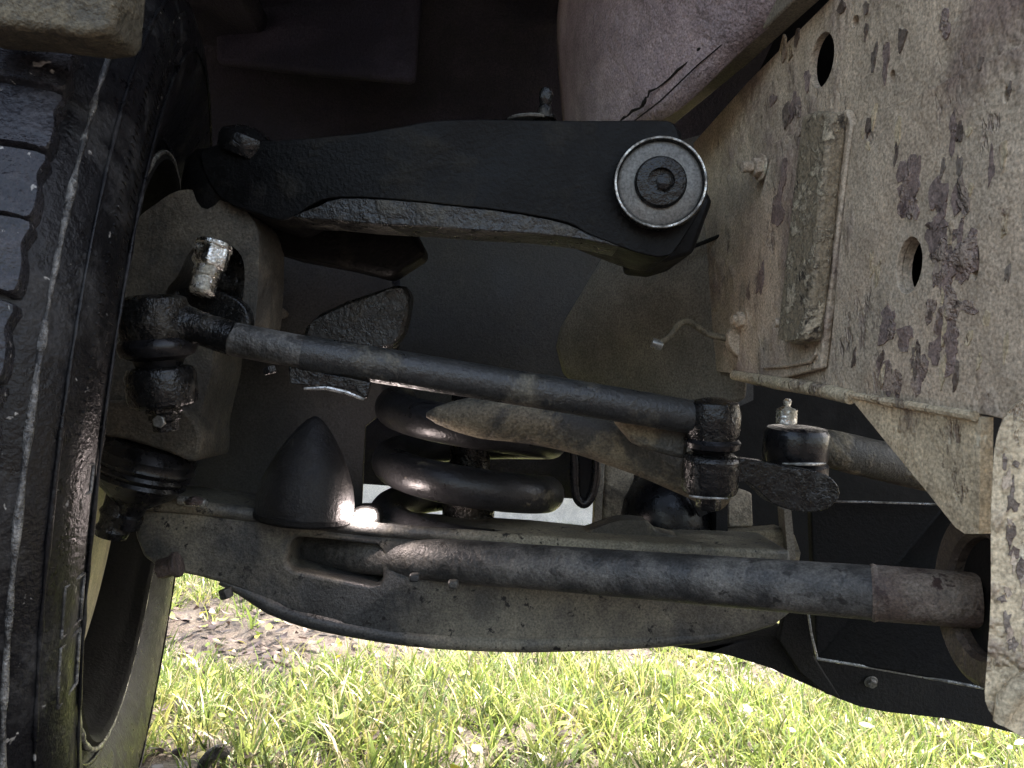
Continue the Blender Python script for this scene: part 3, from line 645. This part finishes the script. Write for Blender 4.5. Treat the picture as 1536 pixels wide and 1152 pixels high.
# rolled bottom lip and raised top rail
bl = [(330, 872), (360, 884), (385, 897), (415, 912), (455, 927), (500, 938), (550, 947), (600, 955), (660, 961), (720, 964), (790, 966), (870, 964), (950, 962), (1000, 960), (1060, 955), (1120, 943), (1160, 930)]
pts = [P(x, y, lad(x) + .004) for x, y in smooth_poly(bl, 3, closed=False)]
tube('bottom_lip', pts, [.003 + .0045 * min(1, i / 8, (len(pts) - 1 - i) / 14) for i in range(len(pts))], m_arm_lo, la, seg=14)
tl = [(205, 756), (285, 760), (420, 777), (560, 794), (720, 806), (900, 820), (1050, 826)]
pts = [P(x, y, lad(x) + .002) for x, y in smooth_poly(tl, 3, closed=False)]
tube('top_flange', pts, .0065, m_arm_lo, la, seg=12)
plate('slot_back', [(400, 790), (620, 800), (620, 890), (400, 880)], .765, 0.01, m_void, la)  # black sheet closing the slot to keep it dark
bolt('tab', P(336, 880, .655), -UP + RT * .3, .006, .010, m_arm_lo, la, washer=0)
bolt('rusty_bolt', P(268, 846, .655), -UP * .3 - RT, .009, .018, m_brown, la, washer=1.2)
tube('seat_rim', [P(270, 750, .655), P(285, 753, .652), P(310, 756, .652)], .004, m_edge, la, seg=10)
lathe('grease_plug', [(.0, 0), (.007, 0), (.008, .003), (.004, .006), (.0, .007)][1:], P(292, 756, .65), UP, m_brown, la, seg=18)
# lower ball joint with ribbed boot and greasy stud
bax = (UP * .93 + RT * .30).normalized(); bo = P(186, 752, .64)
prof = [(.012, -.022), (.0125, -.012), (.011, -.010), (.0125, -.004), (.022, .004), (.030, .010), (.034, .016), (.037, .019), (.0355, .022), (.039, .026), (.0375, .029), (.0405, .033), (.039, .036), (.040, .041), (.037, .046), (.032, .050)]
lathe('ball_joint_boot', prof, bo + RT * .007, bax, m_rub, la, seg=40)
lathe('ball_joint_stud', [(.0125, -.03), (.014, -.024), (.012, -.021), (.0125, -.014), (.0145, -.010), (.0125, -.006), (.013, .004)], bo - RT * .002, bax, m_grease, la, seg=24)
bolt('stud_nut', bo - bax * .028 - RT * .002, bax, .013, .010, m_grease, la, washer=0)

# bracket behind the right end of the lower arm
lb = thing('arm_bracket', 'dusty brown bracket plate behind the drive shaft near the lower arm pivot', 'bracket', P(1110, 850, .8))
plate('mount_plate', smooth_poly([(985, 820), (1030, 812), (1060, 808), (1100, 800), (1150, 796), (1192, 800), (1196, 860), (1100, 864), (990, 858)], 2), .80, 0.03, m_bar, lb, bevel=0.003)
plate('upright_fin', [(1176, 764), (1187, 764), (1194, 840), (1182, 840)], .79, 0.02, m_tower, lb, bevel=0.001)
plate('upright_fin', [(1074, 752), (1092, 752), (1092, 800), (1074, 802)], .81, 0.02, m_panel, lb, bevel=0.001)
plate('grey_block', [(1092, 728), (1128, 740), (1130, 790), (1092, 792)], .82, 0.02, m_tanpost, lb, bevel=0.002)
plate('mud_ridge', smooth_poly([(850, 806), (870, 800), (905, 788), (930, 780), (970, 782), (985, 796), (1000, 800), (1030, 812), (1010, 832), (860, 828)], 2), .76, 0.03, m_bar, lb, bevel=0.004)

# ------------------------------------------------------------------ drive shaft and brake disc
ds = thing('drive_shaft', 'worn steel drive shaft bar running into the brake disc', 'drive shaft', P(1000, 870, .6))
def sp(t):
    x = 600 + t * 830; return P(x, 835 + t * 63, 1 / (1.3158 + (x - 430) * .000475))
ts = np.linspace(-.22, .86, 14)
tube('shaft', [sp(t) for t in ts], [.0185 + .0018 * max(0, t) for t in ts], m_shaft, ds, seg=28)
tube('collar', [sp(.02), sp(.03), sp(.20), sp(.215)], [.0188, .0192, .0192, .0188], m_shaft, ds, seg=28)
tube('rusty_sleeve', [sp(.855), sp(.86), sp(1.045)], [.0192, .0205, .0195], m_rust, ds, seg=28)
tube('weld_ring', [sp(.850), sp(.855), sp(.862)], [.0205, .0214, .0205], m_rust, ds, seg=28)
for x, y in ((622, 866), (680, 876)):
    V, F = box_geo(P(x, y, .668), RT, UP, FW, .009, .007, .01); build('clip', V, F, m_arm_lo, ds, bevel=.002)
bd = thing('brake_disc', 'rusty brown brake disc seen nearly edge on beside the tan post', 'brake disc', P(1462, 1010, .57))
dax = (RT * .995 - FW * .06 - UP * .06).normalized(); dc = P(1484, 895, .53)
lathe('disc', [(.040, -.004), (.043, -.008), (.056, -.010), (.0595, -.008), (.061, -.004), (.061, .012), (.0595, .015), (.045, .015), (.040, .013), (.040, -.004)], dc, dax, m_disc, bd, seg=64, cap=False)
lathe('disc_bell', [(.005, .002), (.0395, .002), (.0395, .012), (.005, .012)], dc, dax, m_void, bd, seg=48, cap=False)
lathe('hub_drum', [(.02, .008), (.048, .008), (.050, .012), (.05, .05), (.03, .052)], dc, dax, m_panel, bd, seg=48)

# ------------------------------------------------------------------ tie rod
tr = thing('tie_rod', 'long dark steel tie rod with ball joints at both ends', 'tie rod', P(640, 560, .56))
tax = (UP * .985 + RT * -.05 - FW * .12).normalized()
to = P(236, 520, .535)
lathe('ball_housing', [(.0225, .004), (.0235, .008), (.0245, .014), (.0245, .020), (.023, .024), (.0235, .027), (.0215, .033), (.015, .0355), (.006, .036)], to, tax, m_grease, tr, seg=36)
lathe('dust_boot', [(.015, -.014), (.017, -.009), (.024, -.006), (.0262, -.001), (.0258, .003), (.023, .006)], to, tax, m_rub, tr, seg=36)
lathe('stud_nut', [(.0, -.059), (.009, -.059), (.0095, -.052), (.0115, -.051), (.012, -.046), (.013, -.0455), (.0130, -.041)][1:], to, tax, m_grease, tr, seg=8, bevel=.0008)
sab = lathe('steering_arm_eye', [(.019, -.042), (.0225, -.040), (.0235, -.034), (.0235, -.020), (.021, -.0145), (.015, -.0135)], to, tax, m_grease, kn, seg=14, bevel=.001)
bolt('cotter_nut', to - tax * .052 - FW * .009 + RT * .001, -FW, .0045, .004, m_steel, tr, washer=0)
tube('rod_neck', [P(270, 488, .535), P(300, 492, .535), P(330, 502, .535), P(350, 508, .535)], [.016, .0115, .0118, .0120], m_grease, tr, seg=22)
tube('adjuster_sleeve', [P(349, 508, .535), P(351, 509, .535), P(452, 528, .54), P(470, 532, .541)], [.0110, .0118, .0118, .0124], m_shaft, tr, seg=24)
tube('rod', [P(455, 529, .54), P(475, 533, .541), P(600, 553, .55), P(760, 579, .565), P(930, 607, .58), P(1050, 628, .59)], [.0124, .0128, .0128, .0128, .0130, .013], m_rod, tr, seg=26)
for s in (0, 1):
    plate('clamp_tab', [(432 + 6 * s, 548), (470, 556), (520, 566), (556, 574), (550, 598), (530, 586), (500, 580), (462, 578), (434, 576)], .536 + .012 * s, .004, m_grease, tr, bevel=.001)
tube('bright_clamp_edge', [P(456, 583, .535), P(490, 582, .535), P(520, 589, .536), P(546, 599, .537)], [.0008, .0016, .0016, .001], m_edge, tr, seg=8)
bolt('lock_nut', P(402, 548, .528), -UP + RT * .3, .005, .006, m_grease, tr, washer=0)
# right end
tax2 = (UP * .99 + RT * .03 - FW * .1).normalized(); t2 = P(1068, 664, .59)
lathe('ball_housing', [(.0185, .003), (.0205, .008), (.0205, .022), (.018, .031), (.008, .034)], t2, tax2, m_grease, tr, seg=32)
lathe('dust_boot', [(.012, -.010), (.015, -.006), (.021, -.003), (.0215, .001), (.0185, .004)], t2, tax2, m_rub, tr, seg=32)
plate('clevis_block', [(930, 600), (990, 606), (1040, 618), (1030, 690), (990, 680), (952, 668), (922, 632)], .60, .02, m_bar, tr, bevel=.004)

# centre link and its arm at the right
cl = thing('steering_link', 'black and dusty steering link arm below the tan chassis rail', 'steering link', P(1180, 720, .62))
lathe('eye', [(.017, -.040), (.0205, -.038), (.0215, -.034), (.0215, -.012), (.019, -.009), (.012, -.008)], t2, tax2, m_grease, cl, seg=18, bevel=.001)
bolt('castle_nut', t2 - tax2 * .039, -tax2, .0098, .013, m_grease, cl, washer=0)
tube('cotter_pin', [P(1034, 744, .575), P(1056, 747, .57), P(1092, 748, .572)], [.0008, .001, .0007], m_edge, cl, seg=8)
plate('link_arm', smooth_poly([(1090, 690), (1130, 690), (1180, 700), (1240, 712), (1260, 740), (1240, 764), (1200, 768), (1160, 756), (1140, 738), (1118, 722), (1092, 728)], 3), .60, .022, m_grease, cl, bevel=.004, seg=3)
lathe('pivot_boss', [(.024, -.03), (.0275, -.027), (.0275, -.004), (.0255, -.002), (.0265, .002), (.0265, .022), (.024, .026), (.01, .027)], P(1192, 688, .655), tax2, m_rub, cl, seg=36)
arc = [P(1192, 688, .655) + tax2 * -.002 + (RT * math.sin(a) - FW * math.cos(a)).normalized() * .0272 for a in np.linspace(-.7, .75, 12)]
tube('bright_seal_edge', arc, [.0005 + .001 * math.sin(math.pi * i / 11) for i in range(12)], m_edge, cl, seg=8)
lathe('grease_fitting', [(.005, 0), (.0085, .001), (.0085, .012), (.004, .014), (.0028, .015), (.0035, .019), (.002, .021)], P(1179, 636, .64), tax2, m_zinc, cl, seg=12)
tube('idler_arm', smooth_poly([tuple(P(1175, 664, .67)), tuple(P(1230, 670, .67)), tuple(P(1290, 684, .675)), tuple(P(1360, 700, .69)), tuple(P(1440, 718, .71))], 3, closed=False), [.017, .0165, .016, .016, .0165, .017, .0172, .0174, .0176, .0178, .018, .018, .018], m_bar, cl, seg=20)

# ------------------------------------------------------------------ coil spring, shock absorber, bump stop
cs = thing('coil_spring', 'thick dusty black coil spring standing on the lower control arm', 'coil spring', P(703, 800, .74))
cr = S(124, .76); wr = S(30, .725); pitch = S(87, .73)
c0 = P(703, 714, .80); cup = (UP * .995 + RT * .06).normalized(); cxr = (RT - cup * RT.dot(cup)).normalized(); cfw = cup.cross(cxr)  # cfw points away from the lens
pts = []
for i in range(0, 190):
    a = -1.25 * 2 * math.pi + i * (2.55 * 2 * math.pi) / 189       # 0 = nearest the lens
    tt = a / (2 * math.pi)
    pts.append(c0 + cup * (tt * pitch * 1.0) + (cxr * -math.sin(a) - cfw * math.cos(a)) * cr)
tube('coil', pts, wr, m_coil, cs, seg=20)
lathe('spring_seat', [(.03, 0), (cr + .018, 0), (cr + .02, .004), (cr + .012, .008), (.03, .010)], c0 - cup * (pitch * 1.38 + .01), cup, m_panel, cs, seg=48)
sh = thing('shock_absorber', 'dark shock absorber tube inside the coil spring', 'shock absorber', P(705, 800, .74))
tube('damper_body', [P(700, 830, .80), P(704, 735, .80)], .027, m_grease, sh, seg=32)
tube('damper_rod', [P(704, 735, .80), P(708, 560, .80)], .021, m_grease, sh, seg=28)
tube('lower_clamp', [P(600, 800, .79), P(680, 792, .79)], .012, m_panel, sh, seg=16)
bs = thing('bump_stop', 'pointed black rubber bump stop standing on the lower control arm', 'bump stop', P(458, 775, .70))
k_ = S(1, .69)
prof = [(q * k_, h_ * k_) for q, h_ in ((72, 0), (73, 22), (68, 46), (58, 72), (47, 95), (35, 115), (23, 132), (12, 144), (4, 149), (0, 150))]
lathe('rubber_cone', prof, P(456, 772, .695), (UP + RT * .12).normalized(), m_cone, bs, seg=48)
lathe('base_cup', [(70 * k_, -8 * k_), (74 * k_, -4 * k_), (74.5 * k_, 3 * k_), (60 * k_, 3 * k_)], P(456, 772, .695), (UP + RT * .10).normalized(), m_panel, bs, seg=48)

sb = thing('stabiliser_bar', 'dust covered stabiliser arm slanting down behind the tie rod', 'stabiliser bar', P(950, 690, .66))
sp2 = smooth_poly([(640, 622, .655), (720, 626, .65), (800, 634, .648), (880, 652, .648), (960, 682, .652), (1040, 720, .66), (1080, 745, .67)], 4, closed=False)
pts = [P(*q) for q in sp2]; nn_ = len(pts)
tube('bar', pts, [S(4 + 29 * math.sin(min(1, i / 5) * 1.57) - (8 * max(0, i - 14) / 10), .65) for i in range(nn_)], m_bar, sb, seg=20)
plate('flat_web', [(930, 600), (1040, 640), (1046, 716), (1020, 700), (960, 672), (920, 650)], .665, .015, m_tower, sb, bevel=.003)

ho = thing('brake_hose', 'black oval rubber hose loop hanging beside the coil spring', 'hose', P(880, 750, .74))
hl = smooth_poly([tuple(P(x, y, .74)) for x, y in ((862, 700), (862, 675), (876, 660), (892, 676), (894, 712), (888, 742), (876, 756), (864, 742))], 5)
hl = [Vector(q) for q in hl]; hl.append(hl[0])
tube('loop', hl, .0045, m_rub, ho, seg=12)
plate('rubber_pad', smooth_poly([(862, 690), (872, 668), (888, 676), (892, 712), (886, 742), (876, 752), (864, 738)], 3), .742, .01, m_void, ho)
po = thing('tan_post', 'pale tan post standing behind the coil spring', 'post', P(925, 800, .86))
plate('post', [(908, 640), (962, 640), (952, 720), (946, 800), (900, 800), (904, 740)], .86, .05, m_tanpost, po, bevel=.008, seg=3)
plate('fin', [(896, 680), (908, 680), (902, 800), (890, 800)], .85, .02, m_tower, po, bevel=.001)
bs2 = thing('rubber_buffer', 'round black rubber buffer half hidden behind the drive shaft', 'buffer', P(995, 800, .84))
lathe('buffer_dome', [(.052, 0), (.054, .02), (.05, .045), (.04, .065), (.024, .078), (.008, .083), (0, .084)], P(1000, 812, .86), UP + RT * .05, m_rub, bs2, seg=40)
plate('buffer_bracket', [(1004, 690), (1014, 690), (1062, 770), (1050, 776)], .80, .01, m_panel, bs2)

# ------------------------------------------------------------------ upper control arm
ua = thing('upper_control_arm', 'black upper control arm with a large round bush at its right end', 'control arm', P(990, 300, .58))
uo = smooth_poly([(300, 232), (345, 214), (420, 210), (520, 202), (600, 190), (650, 181), (720, 179), (800, 180), (900, 181), (985, 180), (1012, 186), (1022, 212), (1050, 250), (1056, 300), (1030, 350), (1002, 384), (960, 380), (920, 366), (880, 350), (850, 334), (780, 320), (700, 310), (600, 300), (510, 296), (470, 306), (430, 330), (390, 322), (330, 296)], 3)
uad = lambda x: .60 + max(0, (700 - x)) / 400 * .03
plate('arm_web', uo, uad, .075, m_arm_up, ua, bevel=.006, seg=3)
fo = smooth_poly([(438, 326), (480, 308), (510, 297), (600, 301), (700, 311), (780, 321), (850, 336), (885, 352), (930, 370), (880, 360), (800, 350), (720, 346), (640, 340), (560, 336), (500, 330)], 2)
plate('lower_flange', fo, lambda x: uad(x) - .004, .045, m_flange, ua, bevel=.002)
plate('rear_web', [(390, 330), (620, 340), (640, 380), (585, 416), (520, 400), (440, 385), (384, 368)], .70, .04, m_arm_up, ua, bevel=.006)
plate('gusset', smooth_poly([(452, 512), (480, 470), (560, 438), (610, 428), (612, 470), (590, 520), (520, 530)], 2), .72, .03, m_flange, ua, bevel=.006)
bxo = P(988, 279, .597); bax2 = (-FW - RT * .06).normalized()
k_ = .597 / FPX
lathe('bush_sleeve', [(60 * k_, -.02), (68 * k_, .0), (70 * k_, .009), (68 * k_, .0115), (64 * k_, .012), (62.5 * k_, .009), (62 * k_, .006)], bxo, bax2, m_grease, ua, seg=64)
lathe('bright_ring', [(63.5 * k_, .0105), (64.5 * k_, .0128), (67.2 * k_, .0128), (68.3 * k_, .0108)], bxo, bax2, m_edge, ua, seg=64, cap=False)
lathe('bush_washer', [(34 * k_, .006), (35 * k_, .0095), (58 * k_, .0095), (62 * k_, .008), (62.3 * k_, .004)], bxo, bax2, m_washer, ua, seg=64)
lathe('bolt_head', [(38 * k_, .006), (38.5 * k_, .012), (35 * k_, .0145), (20 * k_, .0152), (19.5 * k_, .0105), (1 * k_, .0098)], bxo, bax2, m_grease, ua, seg=36)
lathe('hex_boss', [(13 * k_, .010), (13 * k_, .0135), (10 * k_, .0145)], bxo + RT * .003, bax2, m_grease, ua, seg=6)
plate('pivot_bracket', [(1004, 182), (1024, 196), (1024, 230), (1070, 300), (1040, 380), (1000, 392), (960, 388), (950, 200)], .645, .10, m_panel, ua, bevel=.004)
gx = P(816, 182, .625)
lathe('grease_fitting', [(.008, 0), (.0105, .001), (.0105, .004), (.0055, .005), (.0055, .011), (.0042, .013), (.0055, .016), (.006, .022), (.0045, .026), (.002, .027)], gx, UP + RT * .08, m_grease, ua, seg=12)
lathe('cap_washer', [(.018, 0), (.019, .0015), (.016, .003), (.004, .0035)], P(795, 182, .63), UP - FW * .1, m_steel, ua, seg=32)
lathe('ball_joint_cap', [(.022, -.01), (.024, 0), (.022, .006), (.012, .012), (.004, .014)], P(372, 216, .64), UP + RT * .4 - FW * .2, m_grease, ua, seg=32)
lathe('ball_joint_housing', [(.03, -.05), (.034, -.03), (.034, -.01), (.028, .0)], P(345, 240, .665), UP + RT * .2, m_arm_up, ua, seg=36)

# dark splash panel behind, between knuckle and spring
sp_ = thing('splash_panel', 'dull black splash panel between the knuckle and the bump stop', 'panel', P(430, 780, .9))
plate('sheet', [(250, 350), (384, 368), (585, 416), (600, 450), (596, 600), (548, 640), (540, 800), (270, 780), (262, 560)], .84, .006, m_house, sp_, holes=[smooth_poly([(385, 430), (405, 426), (418, 434), (418, 446), (405, 450), (385, 448)], 3)], bevel=.001)
plate('bright_edge_tab', smooth_poly([(384, 460), (400, 455), (420, 460), (432, 470), (424, 478), (400, 474), (386, 474)], 2), .835, .004, m_tower, sp_)

# wire clip on the tower
wc = thing('wire_clip', 'small bent dusty wire clip sticking out of the spring tower', 'clip', P(1100, 515, .72))
tube('wire', smooth_poly([tuple(P(x, y, d)) for x, y, d in ((978, 520, .71), (1000, 508, .71), (1020, 486, .712), (1036, 484, .715), (1060, 500, .72), (1090, 508, .72))], 4, closed=False), .003, m_bar, wc, seg=10)
lathe('wire_tip', [(.0045, -.004), (.005, 0), (.0045, .006)], P(984, 516, .71), RT - UP * .4, m_steel, wc, seg=12)
plate('clamp_block', smooth_poly([(1092, 500), (1112, 488), (1132, 500), (1134, 530), (1118, 540), (1098, 524)], 2), .71, .015, m_frame, wc, bevel=.003)

# small lamp shining between bump stop and spring
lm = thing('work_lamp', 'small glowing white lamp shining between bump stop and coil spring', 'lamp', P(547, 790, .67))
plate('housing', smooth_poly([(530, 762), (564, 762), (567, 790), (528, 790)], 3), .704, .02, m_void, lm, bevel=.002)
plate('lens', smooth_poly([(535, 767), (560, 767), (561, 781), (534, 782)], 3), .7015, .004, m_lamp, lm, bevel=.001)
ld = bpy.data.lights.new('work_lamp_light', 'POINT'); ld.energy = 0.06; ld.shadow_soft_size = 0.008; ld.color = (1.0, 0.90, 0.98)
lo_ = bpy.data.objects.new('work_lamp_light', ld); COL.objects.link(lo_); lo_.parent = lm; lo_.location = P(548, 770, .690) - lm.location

# bent twig lying in the grass
tw = thing('fallen_twig', 'short dark bent twig lying in the grass beside the tyre', 'twig', (-0.50, 1.12, 0.0))
q0 = P(318, 1150, 1.0); 
tube('twig', smooth_poly([tuple(P(x, y, d)) for x, y, d in ((303, 1165, .955), (306, 1148, .955), (316, 1134, .955), (330, 1126, .958), (340, 1130, .962))], 4, closed=False), .008, m_stick, tw, seg=12)
